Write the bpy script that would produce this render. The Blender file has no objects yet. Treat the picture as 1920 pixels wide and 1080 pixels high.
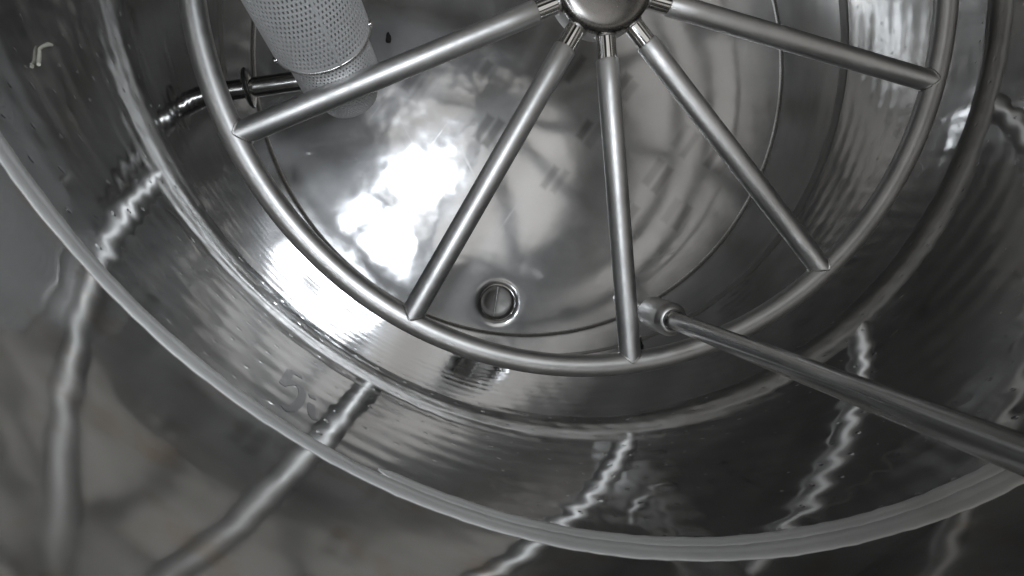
import bpy, bmesh, math, random
from math import sin, cos, pi, sqrt, atan2, radians, hypot, floor as ffloor
from mathutils import Vector, Matrix, Quaternion
random.seed(7)
S = bpy.context.scene
COL = S.collection

# ------------------------------------------------------------------ camera, world, lamp, exposure
cd = bpy.data.cameras.new('camera'); cam = bpy.data.objects.new('camera', cd); COL.objects.link(cam)
R = ((0.944816, -0.278815, -0.172001), (0.291860, 0.954856, 0.055383), (0.148795, -0.102527, 0.983539))
cam.matrix_world = Matrix(((R[0][0], R[0][1], R[0][2], -0.281995), (R[1][0], R[1][1], R[1][2], -0.723043),
                           (R[2][0], R[2][1], R[2][2], 1.659752), (0, 0, 0, 1)))
cd.sensor_fit = 'HORIZONTAL'; cd.sensor_width = 36; cd.lens = 36 * 1193.6 / 1920
cd.clip_start = 0.01; cd.clip_end = 100
cd.dof.use_dof = True; cd.dof.focus_distance = 1.75; cd.dof.aperture_fstop = 8
S.camera = cam

W = bpy.data.worlds.new('World'); S.world = W; W.use_nodes = True
W.node_tree.nodes['Background'].inputs[0].default_value = (1.0, 0.98, 0.95, 1)
W.node_tree.nodes['Background'].inputs[1].default_value = 0.58

def lamp(name, loc, target, sx, sy, power, col, roll=0, spread=180):
    l = bpy.data.lights.new(name, 'AREA'); l.shape = 'RECTANGLE'; l.size = sx; l.size_y = sy
    l.energy = power; l.color = col; l.spread = radians(spread)
    o = bpy.data.objects.new(name, l); COL.objects.link(o)
    d = Vector(target) - Vector(loc)
    o.matrix_world = Matrix.Translation(loc) @ d.to_track_quat('-Z', 'Y').to_matrix().to_4x4() @ Matrix.Rotation(roll, 4, 'Z')
    return o
# the inspection lamp hung in the open top, and the hand torch held beside the camera
lamp('inspection_lamp', (-0.28, -0.26, 1.86), (-0.42, -0.62, -0.96), 0.25, 0.15, 1.8, (0.86, 0.925, 1.0), radians(15), 95)
lamp('hand_torch', (-0.46, -0.80, 1.78), (-0.36, -0.62, -0.96), 0.14, 0.10, 2.1, (0.87, 0.93, 1.0), radians(40), 95)

S.view_settings.view_transform = 'Standard'; S.view_settings.look = 'None'
S.view_settings.exposure = 0.52; S.view_settings.gamma = 1
cy = S.cycles
cy.use_denoising = True; cy.max_bounces = 14; cy.glossy_bounces = 12; cy.diffuse_bounces = 4
cy.sample_clamp_indirect = 6; cy.caustics_reflective = True; cy.blur_glossy = 0.3

# ------------------------------------------------------------------ dimensions (metres)
RW = 1.0868       # tank wall radius
ZF = -0.9608      # floor edge
ZS1 = -0.55       # lower weld seam
ZS2 = 0.8375      # upper weld seam
ZT = 1.72         # wall top
RR, RT = 1.0, 0.0305   # spray ring radius, tube radius
PH0 = 3.853707    # azimuth of the first spoke

# ------------------------------------------------------------------ materials
class NT:
    def __init__(s, name):
        s.m = bpy.data.materials.new(name); s.m.use_nodes = True
        s.t = s.m.node_tree; s.b = s.t.nodes['Principled BSDF']
    def n(s, typ, **kw):
        x = s.t.nodes.new(typ)
        for k, v in kw.items():
            if k.startswith('i_'): x.inputs[k[2:].replace('_', ' ')].default_value = v
            else: setattr(x, k, v)
        return x
    def l(s, a, b): s.t.links.new(a, b)
    def math(s, op, a, b=None, c=None, clamp=False):
        x = s.t.nodes.new('ShaderNodeMath'); x.operation = op; x.use_clamp = clamp
        for i, v in enumerate((a, b, c)):
            if v is None: continue
            if isinstance(v, (int, float)): x.inputs[i].default_value = v
            else: s.l(v, x.inputs[i])
        return x.outputs[0]
    def noise(s, vec, scale, detail=3, rough=0.55):
        x = s.n('ShaderNodeTexNoise'); x.inputs['Scale'].default_value = scale
        x.inputs['Detail'].default_value = detail; x.inputs['Roughness'].default_value = rough
        if vec is not None: s.l(vec, x.inputs['Vector'])
        return x.outputs['Fac']
    def xyz(s, x, y, z):
        c = s.n('ShaderNodeCombineXYZ')
        for i, v in enumerate((x, y, z)):
            if isinstance(v, (int, float)): c.inputs[i].default_value = v
            else: s.l(v, c.inputs[i])
        return c.outputs[0]
    def ramp(s, fac, stops):
        r = s.n('ShaderNodeValToRGB'); e = r.color_ramp.elements
        while len(e) < len(stops): e.new(0.5)
        for i, (p, c) in enumerate(stops):
            e[i].position = p; e[i].color = (c, c, c, 1) if isinstance(c, (int, float)) else (*c, 1)
        s.l(fac, r.inputs[0]); return r.outputs[0]
    def bump(s, height, dist=1.0, strength=1.0, prev=None):
        b = s.n('ShaderNodeBump'); b.inputs['Strength'].default_value = strength
        b.inputs['Distance'].default_value = dist; s.l(height, b.inputs['Height'])
        if prev is not None: s.l(prev, b.inputs['Normal'])
        return b.outputs[0]
    def coord(s): 
        return s.n('ShaderNodeTexCoord').outputs['Object']
    def maprange(s, v, a, b, c, d, smooth=False):
        m = s.n('ShaderNodeMapRange'); m.interpolation_type = 'SMOOTHSTEP' if smooth else 'LINEAR'
        s.l(v, m.inputs[0])
        for i, x in enumerate((a, b, c, d)): m.inputs[i + 1].default_value = x
        return m.outputs[0]
    def mixcol(s, fac, a, b):
        m = s.n('ShaderNodeMix'); m.data_type = 'RGBA'
        if isinstance(fac, (int, float)): m.inputs[0].default_value = fac
        else: s.l(fac, m.inputs[0])
        for i, v in ((6, a), (7, b)):
            if isinstance(v, tuple): m.inputs[i].default_value = (*v, 1)
            else: s.l(v, m.inputs[i])
        return m.outputs[2]

def steel(name, col=(0.58, 0.575, 0.56), rough=0.25, var=0.08, bump=0.0, bscale=60, stretch=(1, 1, 1), colvar=0.08):
    """plain stainless part: noise in gloss and tone, fine grinding lines"""
    t = NT(name); b = t.b
    b.inputs['Metallic'].default_value = 1
    co = t.coord()
    mp = t.n('ShaderNodeMapping'); mp.inputs['Scale'].default_value = stretch; t.l(co, mp.inputs[0])
    n1 = t.noise(mp.outputs[0], bscale, 4)
    n2 = t.noise(co, 7, 4)
    t.l(t.maprange(n1, 0.3, 0.7, max(0.02, rough - var), rough + var), b.inputs['Roughness'])
    dk = tuple(c * (1 - 2 * colvar) for c in col)
    t.l(t.mixcol(t.maprange(n2, 0.3, 0.7, 0, 1), dk, col), b.inputs['Base Color'])
    if bump: t.l(t.bump(n1, bump), b.inputs['Normal'])
    return t.m

def wall_material(name, col, rough, pillow, dimple, wave, streak, stain=0.0, haze=0.07, rvar=0.05):
    """sheet stainless on the tank wall in wall coordinates s (along the girth) and z"""
    t = NT(name); b = t.b; b.inputs['Metallic'].default_value = 1
    co = t.coord(); sp = t.n('ShaderNodeSeparateXYZ'); t.l(co, sp.inputs[0])
    s = t.math('MULTIPLY', t.math('ARCTAN2', sp.outputs[1], sp.outputs[0]), RW); z = sp.outputs[2]
    h = None
    def add(v):
        nonlocal h
        h = v if h is None else t.math('ADD', h, v)
    ps, pz = 0.06097, 0.0575
    jit = t.noise(t.xyz(s, z, 12.0), 5.0, 2)
    us = t.math('ADD', t.math('DIVIDE', t.math('ADD', s, 1.006), ps), t.maprange(jit, 0.3, 0.7, -0.30, 0.30))
    uz = t.math('DIVIDE', t.math('SUBTRACT', z, 0.557), pz)
    if pillow:
        c1 = t.math('COSINE', t.math('MULTIPLY', us, 2 * pi)); c2 = t.math('COSINE', t.math('MULTIPLY', uz, 2 * pi))
        # uneven from blister to blister
        am = t.maprange(t.noise(t.xyz(s, z, 0.0), 9, 2), 0.3, 0.7, 0.35, 1.5)
        add(t.math('MULTIPLY', t.math('MULTIPLY', t.math('ADD', c1, c2), am), -pillow))
    if dimple:
        fs = t.math('MULTIPLY', t.math('SUBTRACT', us, t.math('ROUND', us)), ps)
        fz = t.math('MULTIPLY', t.math('SUBTRACT', uz, t.math('ROUND', uz)), pz)
        d = t.math('SQRT', t.math('ADD', t.math('MULTIPLY', fs, fs), t.math('MULTIPLY', fz, fz)))
        add(t.math('MULTIPLY', t.maprange(d, 0.0015, 0.0055, 1, 0, True), t.math('MULTIPLY', t.maprange(t.noise(t.xyz(s, z, 7.0), 16, 2), 0.38, 0.62, 0.0, 1.3), -dimple)))
    if wave:
        add(t.math('MULTIPLY', t.noise(t.xyz(t.math('MULTIPLY', s, 0.8), t.math('MULTIPLY', z, 1.3), 0.0), 8, 1), wave))
    if streak:
        add(t.math('MULTIPLY', t.noise(t.xyz(t.math('MULTIPLY', s, 3.0), t.math('MULTIPLY', z, 110.0), 3.0), 1.0, 3, 0.6), t.math('MULTIPLY', t.maprange(t.noise(t.xyz(s, z, 4.0), 5, 2), 0.45, 0.65, 0.0, 1.0), streak)))
    if h is not None: t.l(t.bump(h, 1.0), b.inputs['Normal'])
    n = t.noise(t.xyz(t.math('MULTIPLY', s, 2.0), t.math('MULTIPLY', z, 5.0), 1.0), 3.0, 5, 0.6)
    t.l(t.maprange(n, 0.3, 0.7, max(0.02, rough - rvar), rough + rvar), b.inputs['Roughness'])
    base = t.mixcol(t.maprange(n, 0.3, 0.7, 0, 1), tuple(c * 0.88 for c in col), col)
    if stain:
        st = t.maprange(t.noise(t.xyz(s, z, 9.0), 11.0, 5, 0.6), 0.54, 0.70, 0, stain)
        base = t.mixcol(st, base, (0.46, 0.35, 0.26))
    t.l(base, b.inputs['Base Color'])
    # weak wide lobe over the polish, added to lift the dark walls
    b2 = t.n('ShaderNodeBsdfPrincipled'); b2.inputs['Metallic'].default_value = 1; b2.inputs['Roughness'].default_value = 0.6
    t.l(base, b2.inputs['Base Color'])
    mx = t.n('ShaderNodeMixShader'); t.l(t.maprange(n, 0.3, 0.7, haze * 0.7, haze * 1.3), mx.inputs[0])
    t.l(b.outputs[0], mx.inputs[1]); t.l(b2.outputs[0], mx.inputs[2]); t.l(mx.outputs[0], t.t.nodes['Material Output'].inputs['Surface'])
    return t.m

M = {}
M['jacket'] = wall_material('polished_jacket_steel', (0.62, 0.617, 0.61), 0.085, 0.000085, 0.00020, 0.0009, 0.000001)
M['lower'] = wall_material('lower_shell_steel', (0.60, 0.597, 0.59), 0.19, 0, 0, 0.0007, 0.000006)
M['upper'] = wall_material('dull_upper_steel', (0.58, 0.577, 0.565), 0.065, 0, 0, 0.0008, 0.000003, stain=0.6, haze=0.12, rvar=0.02)
M['weld'] = steel('ground_weld_steel', (0.84, 0.84, 0.825), 0.62, 0.06, 0.0003, 120, (1, 1, 6))
M['weld'].node_tree.nodes['Principled BSDF'].inputs['Metallic'].default_value = 0.62
M['seam'] = steel('flat_seam_steel', (0.36, 0.355, 0.345), 0.36, 0.06, 0.0003, 120, (1, 1, 6))
M['ring'] = steel('brushed_ring_steel', (0.68, 0.675, 0.665), 0.42, 0.06, colvar=0.12)
M['spoke'] = steel('brushed_spoke_steel', (0.71, 0.705, 0.695), 0.47, 0.06, colvar=0.12)
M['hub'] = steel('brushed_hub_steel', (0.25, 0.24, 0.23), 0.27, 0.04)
M['polish'] = steel('polished_tube_steel', (0.63, 0.625, 0.61), 0.10, 0.03)
M['pipe'] = steel('drawn_pipe_steel', (0.60, 0.595, 0.585), 0.24, 0.05, 0.00002, 200, (1, 1, 0.02))
M['bead'] = steel('weld_bead_steel', (0.66, 0.65, 0.63), 0.30, 0.06, 0.0008, 300)
M['mesh'] = steel('perforated_sheet_steel', (0.78, 0.78, 0.78), 0.52, 0.04)
M['mesh'].node_tree.nodes['Principled BSDF'].inputs['Metallic'].default_value = 0.45
M['roof'] = steel('unseen_roof_steel', (0.12, 0.12, 0.115), 0.50, 0.06)
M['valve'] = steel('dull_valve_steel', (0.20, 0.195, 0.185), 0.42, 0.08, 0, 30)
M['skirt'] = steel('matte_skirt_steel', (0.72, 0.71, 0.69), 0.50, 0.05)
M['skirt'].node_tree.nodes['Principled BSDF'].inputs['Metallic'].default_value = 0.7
M['inlet'] = steel('inlet_pipe_steel', (0.64, 0.635, 0.62), 0.20, 0.04)
M['collar'] = steel('satin_collar_steel', (0.58, 0.57, 0.555), 0.40, 0.04)
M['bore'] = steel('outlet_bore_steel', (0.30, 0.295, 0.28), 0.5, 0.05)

def rubber():
    t = NT('black_rubber'); t.b.inputs['Base Color'].default_value = (0.015, 0.015, 0.015, 1)
    t.b.inputs['Roughness'].default_value = 0.45; return t.m
M['rubber'] = rubber()
def plain(name, col, rough):
    t = NT(name); n = t.noise(t.coord(), 120, 3)
    t.l(t.mixcol(n, tuple(c * 0.6 for c in col), col), t.b.inputs['Base Color'])
    t.b.inputs['Roughness'].default_value = rough; return t.m
M['crumb'] = plain('dark_crumb', (0.02, 0.018, 0.016), 0.7)
M['squiggle'] = plain('pale_squiggle', (0.62, 0.61, 0.52), 0.5)

DASHES = [(-0.1285, -0.276), (-0.083, -0.285), (0.2771, -0.1504), (0.3256, -0.1595), (0.1944, -0.3834), (0.2406, -0.387),
          (0.375, 0.080), (0.412, 0.060), (0.6808, -0.0421), (0.7354, -0.0687), (0.617, -0.2246), (0.664, -0.2449),
          (-0.458, -0.192), (-0.405, -0.205), (-0.235, -0.05), (-0.19, -0.06), (0.53, -0.41), (0.575, -0.43), (0.848, -0.085), (0.90, -0.105), (0.744, -0.357), (0.80, -0.371), (0.12, 0.08), (0.165, 0.07)]
def floor_material():
    t = NT('floor_steel'); b = t.b; b.inputs['Metallic'].default_value = 1
    co = t.coord(); sp = t.n('ShaderNodeSeparateXYZ'); t.l(co, sp.inputs[0]); x, y = sp.outputs[0], sp.outputs[1]
    # dark dashes: reflections of overhead structure painted into the base colour
    a = radians(72); mask = None; rd = random.Random(5)
    for (px_, py_) in DASHES:
        dx = t.math('SUBTRACT', x, px_); dy = t.math('SUBTRACT', y, py_)
        u = t.math('ADD', t.math('MULTIPLY', dx, cos(a)), t.math('MULTIPLY', dy, sin(a)))
        v = t.math('ADD', t.math('MULTIPLY', dx, -sin(a)), t.math('MULTIPLY', dy, cos(a)))
        q = t.math('MAXIMUM', t.math('SUBTRACT', t.math('ABSOLUTE', u), rd.uniform(0.042, 0.065)), t.math('SUBTRACT', t.math('ABSOLUTE', v), rd.uniform(0.013, 0.019)))
        k = t.maprange(q, -0.010, 0.010, rd.uniform(0.4, 1.0), 0, True)
        mask = k if mask is None else t.math('MAXIMUM', mask, k)
    n = t.noise(co, 3.2, 5, 0.6); n2 = t.noise(co, 14, 4, 0.65)
    n3 = t.noise(co, 5.5, 6, 0.7)
    patch = t.maprange(n2, 0.35, 0.7, 0, 1)
    # long fine scratches in two directions
    def scratch(ang, seed):
        m = t.n('ShaderNodeMapping'); m.inputs['Rotation'].default_value = (0, 0, ang)
        m.inputs['Location'].default_value = (seed, 0, 0); t.l(co, m.inputs[0])
        m2 = t.n('ShaderNodeMapping'); m2.inputs['Scale'].default_value = (1.6, 90, 1); t.l(m.outputs[0], m2.inputs[0])
        return t.maprange(t.noise(m2.outputs[0], 1.0, 2), 0.70, 0.76, 0, 1)
    sc = t.math('MAXIMUM', scratch(0.8, 2.0), t.math('MAXIMUM', scratch(-0.5, 5.0), scratch(1.9, 8.0)))
    r0 = t.maprange(n, 0.3, 0.7, 0.07, 0.15)
    r1 = t.math('ADD', r0, t.math('MULTIPLY', patch, 0.02))
    r2 = t.math('ADD', r1, t.math('MULTIPLY', sc, 0.10))
    r3 = r2
    t.l(r3, b.inputs['Roughness'])
    base = t.mixcol(patch, (0.61, 0.61, 0.61), (0.635, 0.635, 0.635))
    base = t.mixcol(t.math('MULTIPLY', sc, 0.4), base, (0.72, 0.71, 0.70))
    base = t.mixcol(t.math('MULTIPLY', mask, 0.62), base, (0.20, 0.195, 0.19))
    t.l(base, b.inputs['Base Color'])
    # worn satin lobe under the polished one
    b2 = t.n('ShaderNodeBsdfPrincipled'); b2.inputs['Metallic'].default_value = 1; b2.inputs['Roughness'].default_value = 0.42
    t.l(base, b2.inputs['Base Color'])
    mx = t.n('ShaderNodeMixShader'); t.l(t.maprange(n, 0.25, 0.75, 0.24, 0.36), mx.inputs[0]); t.l(b.outputs[0], mx.inputs[1]); t.l(b2.outputs[0], mx.inputs[2])
    t.l(mx.outputs[0], t.t.nodes['Material Output'].inputs['Surface'])
    h = t.math('MULTIPLY', t.noise(co, 2.8, 3, 0.45), t.maprange(x, -0.22, 0.12, 0.012, 0.0022, True))
    h = t.math('ADD', h, t.math('MULTIPLY', sc, -0.00002))
    t.l(t.bump(h, 1.0), b.inputs['Normal'])
    return t.m
M['floor'] = floor_material()
M['reflection'] = steel('reflection_paint', (0.36, 0.36, 0.375), 0.20, 0.05)  # dark tone standing in for a reflection on the wall

# ------------------------------------------------------------------ helpers
def link(name, verts, faces, mat, parent=None, smooth=True, kind=None):
    me = bpy.data.meshes.new(name); me.from_pydata([tuple(v) for v in verts], [], faces); me.update()
    if smooth: me.polygons.foreach_set('use_smooth', [True] * len(me.polygons))
    o = bpy.data.objects.new(name, me); COL.objects.link(o)
    if mat: me.materials.append(mat)
    if parent: o.parent = parent
    return o
def autosmooth(o, ang=35):
    me = o.data; bm = bmesh.new(); bm.from_mesh(me)
    bmesh.ops.recalc_face_normals(bm, faces=bm.faces)
    for e in bm.edges:
        e.smooth = not (len(e.link_faces) == 2 and e.calc_face_angle(0) > radians(ang))
    bm.to_mesh(me); bm.free(); return o
def empty(name, label, cat, loc=(0, 0, 0), group=None):
    o = bpy.data.objects.new(name, None); o.empty_display_size = 0.05; COL.objects.link(o); o.location = loc
    o['label'] = label; o['category'] = cat
    if group: o['group'] = group
    return o
def lathe_vf(prof, n=48, M4=None, a0=0, a1=2 * pi):
    """profile of (r, z) turned about z; full turn closes"""
    full = abs(a1 - a0 - 2 * pi) < 1e-6; k = n if full else n + 1
    V = []; F = []
    for r, z in prof:
        for i in range(k):
            a = a0 + (a1 - a0) * i / n; v = Vector((r * cos(a), r * sin(a), z)); V.append(M4 @ v if M4 else v)
    for j in range(len(prof) - 1):
        for i in range(n):
            i2 = (i + 1) % k
            F.append((j * k + i, j * k + i2, (j + 1) * k + i2, (j + 1) * k + i))
    return V, F
def lathe(name, prof, mat, parent=None, n=48, M4=None, a0=0, a1=2 * pi, sharp=35):
    V, F = lathe_vf(prof, n, M4, a0, a1)
    return autosmooth(link(name, V, F, mat, parent), sharp)
def frame_z(p, d):
    """matrix that takes z to direction d at point p"""
    q = Vector((0, 0, 1)).rotation_difference(Vector(d).normalized())
    return Matrix.Translation(p) @ q.to_matrix().to_4x4()
def sweep(name, pts, r, mat, parent=None, n=10, closed=False, rad=None):
    pts = [Vector(p) for p in pts]; V = []; F = []; m = len(pts); up = None
    for i, p in enumerate(pts):
        a = pts[(i - 1) % m] if (closed or i) else p; b = pts[(i + 1) % m] if (closed or i < m - 1) else p
        d = (b - a).normalized()
        if up is None: up = d.orthogonal().normalized()
        up = (up - d * up.dot(d)).normalized(); s = d.cross(up)
        rr = rad[i] if rad else r
        for k in range(n):
            t = 2 * pi * k / n; V.append(p + (up * cos(t) + s * sin(t)) * rr)
    for i in range(m if closed else m - 1):
        for k in range(n):
            F.append((i * n + k, i * n + (k + 1) % n, ((i + 1) % m) * n + (k + 1) % n, ((i + 1) % m) * n + k))
    if not closed:
        F.append(tuple(range(n))[::-1]); F.append(tuple((m - 1) * n + k for k in range(n)))
    return autosmooth(link(name, V, F, mat, parent), 50)

# ------------------------------------------------------------------ the tank
tank = empty('steel_tank', 'mirror polished stainless steel tank interior with dimpled wall and welded floor', 'tank', (0, 0, ZF))
OFF = Vector((0, 0, -ZF))
inv = Matrix.Translation(OFF)
def tk(o):      # child given in world coordinates
    o.parent = tank; o.matrix_parent_inverse = inv; return o
def shell(name, z0, z1, mat, nz, th=0.004):
    N = 360
    inner = [(RW, z0 + (z1 - z0) * i / nz) for i in range(nz + 1)]
    prof = inner + [(RW + th, z1), (RW + th, z0), (RW, z0)]
    return tk(lathe(name, prof, mat, None, N))
shell('lower_shell', ZF - 0.02, ZS1, M['lower'], 10)
shell('jacket_shell', ZS1, ZS2, M['jacket'], 24)
shell('upper_shell', ZS2, ZT, M['upper'], 14)

def weld_strip(name, zc, w, proud, mat, a0=0, a1=2 * pi, seed=0, n=720):
    """ground weld seam: flat-topped strip with ragged, uneven edges"""
    rnd = random.Random(seed); k1 = [rnd.random() * 6.28 for _ in range(10)]
    full = abs(a1 - a0 - 2 * pi) < 1e-6; k = n if full else n + 1; V = []; F = []
    def wob(a, j): return sum(sin(a * f + k1[(i + j) % 10]) * amp for i, (f, amp) in enumerate(((23, .0007), (61, .0006), (140, .0005), (211, .0004))))
    prof = [(-0.5, -0.0005), (-0.46, 0.6), (-0.2, 0.85), (-0.06, 1.0), (0.0, 0.72), (0.06, 1.0), (0.25, 0.85), (0.46, 0.6), (0.5, -0.0005)]
    for j, (f, pr) in enumerate(prof):
        for i in range(k):
            a = a0 + (a1 - a0) * i / n
            end = 1.0 if full else min(1, (a - a0) / 0.03 + 0.02, (a1 - a) / 0.03 + 0.02)
            z = zc + f * w * sqrt(max(end, 0)) + wob(a, j // 3)
            r = RW - proud * pr * (1 if pr > 0 else 0) + (0.001 if pr <= 0 else 0)
            V.append((r * cos(a), r * sin(a), z))
    for j in range(len(prof) - 1):
        for i in range(n):
            i2 = (i + 1) % k; F.append((j * k + i, j * k + i2, (j + 1) * k + i2, (j + 1) * k + i))
    return tk(autosmooth(link(name, V, F, mat), 60))
weld_strip('weld_seam', ZS2, 0.042, 0.0026, M['weld'], seed=1)
weld_strip('weld_seam', ZS2 - 0.034, 0.030, 0.0014, M['weld'], -1.79, -0.75, 2)
weld_strip('weld_seam', ZS1, 0.050, 0.0010, M['seam'], seed=3)
# cove fillet between wall and floor
lathe_prof = [(RW - 0.0005, ZF + 0.012), (RW - 0.002, ZF + 0.006), (RW - 0.005, ZF + 0.0025), (RW - 0.010, ZF + 0.0002)]
tk(lathe('floor_fillet', lathe_prof, M['bead'], None, 360))

# floor: grid of rays from the outlet to the wall
OX, OY, OR = 0.139, -0.956, 0.073
OX, OY = OX * 0.992, OY * 0.992
def floor_z(x, y):
    r = hypot(x, y); d = hypot(x - OX, y - OY) - OR
    z = ZF - 0.016 * (1 - (r / RW) ** 2)
    z -= 0.012 * math.exp(-max(d, 0) / 0.012)
    return z
def polar_sheet(cx, cy, r0, Rout, zf, na, nr, power=1.6):
    V = []; F = []
    for j in range(nr + 1):
        t = (j / nr) ** power
        for i in range(na):
            a = 2 * pi * i / na; c, s = cos(a), sin(a)
            bq = cx * c + cy * s; tt = -bq + sqrt(bq * bq - (cx * cx + cy * cy - Rout * Rout))
            d = r0 + (tt - r0) * t; x, y = cx + d * c, cy + d * s
            V.append((x, y, zf(x, y)))
    for j in range(nr):
        for i in range(na):
            F.append((j * na + i, (j + 1) * na + i, (j + 1) * na + (i + 1) % na, j * na + (i + 1) % na))
    return V, F
V, F = polar_sheet(OX, OY, OR, RW + 0.002, floor_z, 288, 90)
fl = link('floor_plate', V, F, M['floor']); tk(fl)
# outlet set into the floor
zo = floor_z(OX + OR, OY)
out = tk(lathe('outlet_bore', [(OR, -0.001), (OR - 0.003, -0.006), (OR - 0.004, -0.09), (OR - 0.004, -0.30), (OR - 0.012, -0.31), (0.0001, -0.312)],
        M['bore'], None, 64, Matrix.Translation((OX, OY, zo))))
zr = zo
o = lathe('outlet_rim', [(OR - 0.0035, zr - 0.004), (OR - 0.001, zr + 0.001), (OR + 0.003, zr + 0.0025), (OR + 0.007, zr + 0.0022), (OR + 0.010, zr + 0.001)],
      M['polish'], None, 64, Matrix.Translation((OX, OY, 0))); tk(o)
# closed valve disc with its bright ridge, a little way down the bore
rd_ = Vector((OX, OY, 0)).normalized(); nd_ = Vector((-rd_.y, rd_.x, 0.0))
tk(lathe('valve_disc', [(OR - 0.0042, -0.052), (OR - 0.009, -0.0505), (0.045, -0.056), (0.02, -0.060), (0.0001, -0.061)], M['valve'], None, 48, Matrix.Translation((OX, OY, zo))))
cz = Vector((OX, OY, zo - 0.051))
tk(sweep('valve_stem', [cz - rd_ * 0.064, cz - rd_ * 0.03 + Vector((0, 0, 0.002)), cz + Vector((0, 0, 0.002)), cz + rd_ * 0.03 + Vector((0, 0, 0.002)), cz + rd_ * 0.064], 0.0045, M['bead'], None, 10))

# unseen roof, dark and with its opening shaped to steer the light
MX, MY, MR = 0.12, -0.060, 0.745
V, F = polar_sheet(MX, MY, MR, RW + 0.004, lambda x, y: ZT + 0.22 * (1 - (hypot(x, y) / RW) ** 2), 128, 24, 1.0)
rf = tk(link('unseen_roof', V, F, M['roof']))
V = []; F = []
for j, dz in enumerate((0.0, 0.12)):
    for i in range(96):
        a = 2 * pi * i / 96; x, y = MX + MR * cos(a), MY + MR * sin(a)
        V.append((x, y, ZT + 0.22 * (1 - (hypot(x, y) / RW) ** 2) + dz))
for i in range(96): F.append((i, (i + 1) % 96, 96 + (i + 1) % 96, 96 + i))
tk(link('unseen_opening_neck', V, F, M['roof']))

# ------------------------------------------------------------------ spoked ring
ring = empty('spoked_pipe_ring', 'big brushed steel pipe ring with ten straight spokes meeting at a round hub', 'pipe ring')
NR, nr_ = 240, 28
V = []; F = []
for i in range(NR):
    a = 2 * pi * i / NR
    for k in range(nr_):
        t = 2 * pi * k / nr_; r = RR + RT * cos(t); V.append((r * cos(a), r * sin(a), RT * sin(t)))
for i in range(NR):
    for k in range(nr_):
        F.append((i * nr_ + k, ((i + 1) % NR) * nr_ + k, ((i + 1) % NR) * nr_ + (k + 1) % nr_, i * nr_ + (k + 1) % nr_))
link('ring_pipe', V, F, M['ring'], ring)
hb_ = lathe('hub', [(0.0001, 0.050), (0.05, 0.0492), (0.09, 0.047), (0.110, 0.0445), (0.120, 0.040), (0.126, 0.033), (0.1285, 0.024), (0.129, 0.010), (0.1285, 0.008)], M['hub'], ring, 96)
lathe('hub_skirt', [(0.1285, 0.008), (0.1300, 0.006), (0.1320, -0.042), (0.1300, -0.050), (0.120, -0.054), (0.09, -0.056), (0.0001, -0.058)], M['skirt'], hb_, 96)
RS = 0.0300
spoke_prof = [(0.0250, 0.186), (0.0265, 0.1865), (RS - 0.0014, 0.1875), (RS, 0.1900)] + [(RS, 0.1905 + (0.999 - 0.1905) * i / 10) for i in range(1, 11)]
neck_prof = [(0.0262, 0.090), (0.0262, 0.1890)]
for k in range(10):
    a = PH0 + radians(36) * k
    d = Vector((cos(a), sin(a), 0)); Mz = frame_z((0, 0, 0), d)
    sp_ = lathe('spoke', spoke_prof, M['spoke'], ring, 40, Mz)
    lathe('neck', neck_prof, M['polish'], sp_, 32, Mz)
    lathe('neck_bead', [(0.0262, 0.1265), (0.0288, 0.1275), (0.0296, 0.1295), (0.0285, 0.1315), (0.0262, 0.1325)], M['bead'], sp_, 32, Mz)
    # weld bead on the saddle joint at the ring
    pts = []; ns = Vector((-sin(a), cos(a), 0))
    for i in range(48):
        t = 2 * pi * i / 48; hz = RS * sin(t); off = RS * cos(t)
        rr = RR - sqrt(max(RT * RT - hz * hz, 0)) ; rr = sqrt(max(rr * rr - off * off, 0))
        pts.append(d * (rr - 0.0006) + ns * off * 1.02 + Vector((0, 0, hz * 1.02)))
    sweep('joint_bead', pts, 0.0018, M['bead'], sp_, 6, True, [0.0022 + 0.0009 * random.random() for _ in range(48)])

# ------------------------------------------------------------------ perforated strainer, hanging at a slant
A = Vector((-0.5500, -0.4454, -0.1716)); B = Vector((-0.6663, -0.3130, 0.0846)); u = (B - A).normalized()
Ms = frame_z(A, u)
st = empty('perforated_strainer', 'slanting grey perforated tube strainer with a wider sleeve bolted over a narrower one', 'strainer', A)
def stp(o): o.parent = st; o.matrix_parent_inverse = Matrix.Translation(-A); return o
def perforated(name, rad, z0, z1, nc, pz, hw, hh, mat, margin=0.012, rf=None):
    nz = int((z1 - z0 - 2 * margin) / pz); V = []; F = []
    def P(s, z):
        r = rf(z) if rf else rad; return Ms @ Vector((r * cos(s), r * sin(s), z))
    da = 2 * pi / nc
    zb = z0 + margin
    for j in range(nz):
        for i in range(nc):
            a = (i + 0.5 * (j % 2)) * da; zc = zb + (j + 0.5) * pz; k = len(V)
            for (fa, fz) in ((-.5, -.5), (.5, -.5), (.5, .5), (-.5, .5)): V.append(P(a + fa * da, zc + fz * pz))
            for (fa, fz) in ((-hw, -hh), (hw, -hh), (hw, hh), (-hw, hh)): V.append(P(a + fa * da, zc + fz * pz))
            for q in range(4): F.append((k + q, k + (q + 1) % 4, k + 4 + (q + 1) % 4, k + 4 + q))
    def band(za, zbn, n=96):
        k = len(V)
        for z in (za, zbn):
            for i in range(n): V.append(P(2 * pi * i / n, z))
        for i in range(n): F.append((k + i, k + (i + 1) % n, k + n + (i + 1) % n, k + n + i))
    band(z0, zb); band(zb + nz * pz, z1)
    o = link(name, V, F, mat, None, False)
    md = o.modifiers.new('thickness', 'SOLIDIFY'); md.thickness = 0.0012; md.offset = -1
    return stp(o)
perforated('upper_sleeve', 0.1235, 0.205, 0.80, 80, 0.0132, 0.20, 0.29, M['mesh'], 0.013)
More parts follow.
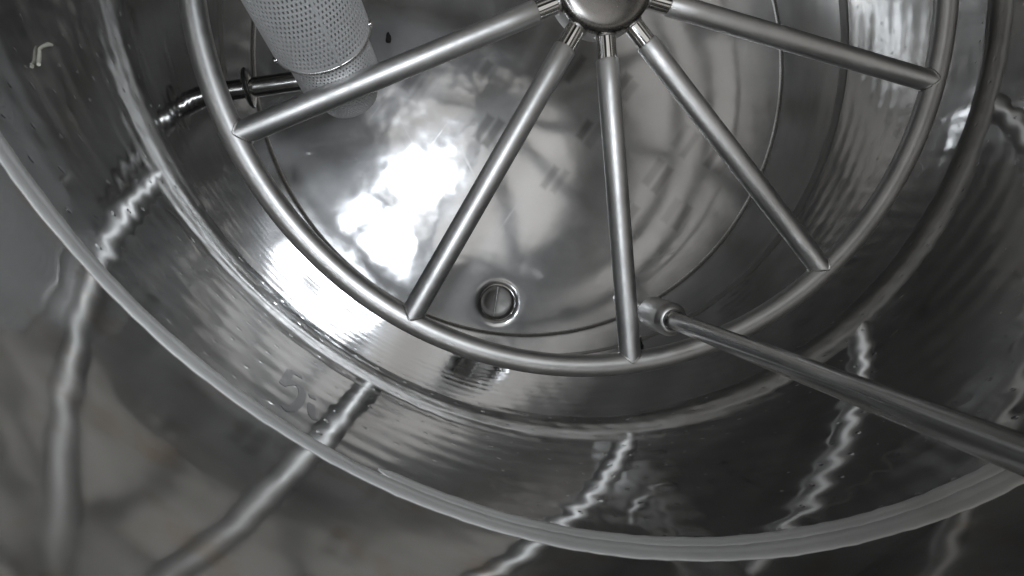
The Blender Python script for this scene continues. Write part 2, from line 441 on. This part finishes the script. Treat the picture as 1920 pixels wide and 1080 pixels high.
stp(lathe('shade_cap', [(0.1230, 0.795), (0.0001, 0.797)], M['mesh'], None, 64, Ms))  # unseen cap added to keep light out of the sleeve
def lower_r(z): return 0.106 - 0.028 * max(0, 1 - z / 0.09) ** 1.6
perforated('lower_sleeve', 0.106, 0.0, 0.30, 70, 0.0102, 0.20, 0.27, M['mesh'], 0.008, lower_r)
stp(lathe('end_cap', [(0.0782, 0.001), (0.0775, -0.004), (0.073, -0.009), (0.06, -0.013), (0.0001, -0.016)], M['mesh'], None, 64, Ms))
# rolled edge and long seams of the sleeves
stp(lathe('sleeve_edge', [(0.1236, 0.2045), (0.1248, 0.2055), (0.1248, 0.2095), (0.1237, 0.2105)], M['bead'], None, 96, Ms))
camp = Vector((-0.282, -0.723, 1.66)); loc = Ms.inverted() @ camp; ac = atan2(loc.y, loc.x)
for nm, rad, z0, z1, da in (('sleeve_seam', 0.1252, 0.211, 0.80, 0.10), ('sleeve_seam', 0.1075, 0.09, 0.205, 0.16)):
    V = []; F = []
    for z in (z0, z1):
        for q in (-1, -.5, .5, 1):
            a = ac + da + q * 0.0035 / rad; r = rad + (0.0006 if abs(q) < 1 else -0.0006); V.append(Ms @ Vector((r * cos(a), r * sin(a), z)))
    for q in range(3): F.append((q, q + 1, 5 + q, 4 + q))
    stp(link(nm, V, F, M['mesh']))
for da in (-1.35, 1.25):
    a = ac + da; p = Ms @ Vector((0.1235 * cos(a), 0.1235 * sin(a), 0.214)); d = (Ms.to_3x3() @ Vector((cos(a), sin(a), 0)))
    stp(lathe('bolt', [(0.004, -0.004), (0.0085, 0.0), (0.0085, 0.0045), (0.0065, 0.0075), (0.0001, 0.0085)], M['polish'], None, 12, frame_z(p, d)))

# ------------------------------------------------------------------ horizontal inlet pipe with a clamped ferrule
pa = Vector((-0.9500, -0.5410, -0.355)); pb = Vector((-0.60, -0.360, -0.355)); dv = (pb - pa).normalized(); Mp = frame_z(pa, dv)
ip = empty('inlet_pipe', 'short polished horizontal pipe with black gasket ferrule between the wall and the perforated strainer', 'pipe', pa)
def ipp(o): o.parent = ip; o.matrix_parent_inverse = Matrix.Translation(-pa); return o
Lp = (pb - pa).length
ipp(lathe('pipe', [(0.0285, 0.0), (0.0285, 0.10)], M['inlet'], None, 40, Mp))
ipp(lathe('pipe', [(0.0285, 0.10), (0.0285, Lp)], M['inlet'], None, 40, Mp))
fz = 0.108
ipp(lathe('ferrule', [(0.0285, fz - 0.015), (0.037, fz - 0.012), (0.053, fz - 0.0075), (0.0555, fz - 0.0045), (0.0545, fz - 0.002), (0.0285, fz - 0.002)], M['polish'], None, 48, Mp))
ipp(lathe('gasket', [(0.0285, fz - 0.0030), (0.0570, fz - 0.0030), (0.0590, fz), (0.0570, fz + 0.0030), (0.0285, fz + 0.0030)], M['rubber'], None, 48, Mp))
ipp(lathe('ferrule', [(0.0285, fz + 0.002), (0.0545, fz + 0.002), (0.0555, fz + 0.0045), (0.053, fz + 0.0075), (0.037, fz + 0.012), (0.0285, fz + 0.015)], M['polish'], None, 48, Mp))

# ------------------------------------------------------------------ upright dip pipe with its collar
RX, RY = 0.415, -0.772
dp = empty('dip_pipe', 'long upright steel pipe crossing the ring, thicker collar near its lower end', 'pipe', (RX, RY, -0.36))
def dpp(o): o.parent = dp; o.matrix_parent_inverse = Matrix.Translation((-RX, -RY, 0.36)); return o
Md = Matrix.Translation((RX, RY, 0))
dpp(lathe('upper_pipe', [(0.0225, 0.11), (0.0226, 0.4), (0.0225, 0.8), (0.0226, 1.2), (0.0225, 1.82)], M['pipe'], None, 48, Md))
dpp(lathe('collar', [(0.0225, 0.122), (0.030, 0.121), (0.037, 0.116), (0.0440, 0.101), (0.0445, 0.098), (0.0445, -0.020), (0.040, -0.027), (0.034, -0.031), (0.0175, -0.032)], M['collar'], None, 48, Md))
dpp(lathe('collar_weld', [(0.0225, 0.131), (0.0255, 0.1285), (0.0285, 0.125), (0.0290, 0.1215), (0.0275, 0.1205)], M['polish'], None, 48, Md))
dpp(lathe('lower_pipe', [(0.0175, -0.060), (0.0175, -0.335), (0.0160, -0.345), (0.010, -0.352), (0.0001, -0.355)], M['pipe'], None, 40, Md))

# ------------------------------------------------------------------ loose bits
cr = bmesh.new(); bmesh.ops.create_icosphere(cr, subdivisions=2, radius=0.014)
for v in cr.verts:
    v.co = Vector((v.co.x * 0.8, v.co.y * 1.5, v.co.z * 0.5)); v.co.x *= 1.0 - 0.5 * (v.co.y / 0.02); v.co += Vector([random.uniform(-.002, .002) for _ in range(3)])
me = bpy.data.meshes.new('dark_crumb'); cr.to_mesh(me); cr.free(); me.materials.append(M['crumb'])
o = bpy.data.objects.new('dark_crumb', me); COL.objects.link(o)
o.location = (-0.5842, -0.0662, floor_z(-0.5842, -0.0662) + 0.006); o.rotation_euler = (0, 0, 0.3)
o['label'] = 'small black crumb lying on the tank floor beside the perforated strainer'; o['category'] = 'crumb'

# pale curled strip raised on the wall
def wallpt(a, z, off=0.0): r = RW - off; return Vector((r * cos(a), r * sin(a), z))
sh = [(-2.518, 0.5752, .010), (-2.5177, 0.5824, .008), (-2.5124, 0.5949, .004), (-2.507, 0.6046, .003), (-2.4962, 0.6134, .003), (-2.4868, 0.6226, .003), (-2.4785, 0.6335, .005)]
pts = [wallpt(a, z, off) for a, z, off in sh]
o = sweep('wall_squiggle', [p - pts[0] for p in pts], 0.0024, M['squiggle'], None, 8, False, [0.0022, 0.0034, 0.0024, 0.0022, 0.0027, 0.0030, 0.0026])
o.location = pts[0]; o['label'] = 'pale curled strip high on the dark left wall'; o['category'] = 'squiggle'

p0 = wallpt(-2.4749, 0.6556, .004); p1 = wallpt(-2.4739, 0.6477, .004)
o = sweep('wall_squiggle', [p0 - p0, (p1 - p0) * 0.5, p1 - p0], 0.0011, M['squiggle'], None, 6, False, [0.0006, 0.0012, 0.0007])
o.location = p0; o['label'] = 'tiny bright sliver on the dark left wall just below the curled strip'; o['category'] = 'squiggle'

# distorted reflections that read as a 5 and an i, built as dark ribbons
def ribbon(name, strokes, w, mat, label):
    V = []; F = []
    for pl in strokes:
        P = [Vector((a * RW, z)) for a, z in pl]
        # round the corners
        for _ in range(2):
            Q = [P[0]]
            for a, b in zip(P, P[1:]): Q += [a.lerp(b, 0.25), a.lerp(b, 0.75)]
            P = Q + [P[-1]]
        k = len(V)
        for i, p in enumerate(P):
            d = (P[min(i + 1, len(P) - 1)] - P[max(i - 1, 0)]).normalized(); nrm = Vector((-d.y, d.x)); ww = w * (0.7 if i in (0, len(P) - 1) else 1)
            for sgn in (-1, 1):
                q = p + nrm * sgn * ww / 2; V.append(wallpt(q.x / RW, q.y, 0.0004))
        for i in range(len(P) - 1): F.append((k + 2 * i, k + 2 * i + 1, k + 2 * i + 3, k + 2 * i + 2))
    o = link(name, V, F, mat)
    o['label'] = label; o['category'] = 'reflection'; return o
ribbon('painted_reflection', [[(-1.9324, 0.6147), (-1.952, 0.6201)], [(-1.952, 0.6201), (-1.9479, 0.7008)], [(-1.9479, 0.690), (-1.938, 0.6564), (-1.9203, 0.6685), (-1.9153, 0.722), (-1.9208, 0.768), (-1.9301, 0.7799)]],
       0.0135, M['reflection'], 'painted dark reflection shaped like a 5 on the bright left wall')
ribbon('painted_reflection', [[(-1.9018, 0.6989), (-1.8951, 0.742), (-1.8864, 0.7505)], [(-1.9085, 0.664), (-1.9029, 0.676)]],
       0.0125, M['reflection'], 'painted dark reflection shaped like an i on the bright left wall')

# wall fitting behind the end of the third spoke
wa, wz = -1.023, -0.475
wd = Vector((-cos(wa), -sin(wa), 0)); wp = wallpt(wa, wz)
wn = empty('wall_fitting', 'small steel pipe stub on the wall half hidden behind the spoke nearest the upright pipe', 'fitting', wp)
Mw = frame_z(wp, wd)
def wnp(o): o.parent = wn; o.matrix_parent_inverse = Matrix.Translation(-wp); return o
wnp(lathe('stub', [(0.046, -0.002), (0.042, 0.006), (0.041, 0.034), (0.0395, 0.036), (0.037, 0.035), (0.0365, 0.0)], M['polish'], None, 40, Mw))
wnp(lathe('bore_shade', [(0.0366, 0.012), (0.0001, 0.012)], M['rubber'], None, 40, Mw))  # black disc stands in for the dark inside of the bore
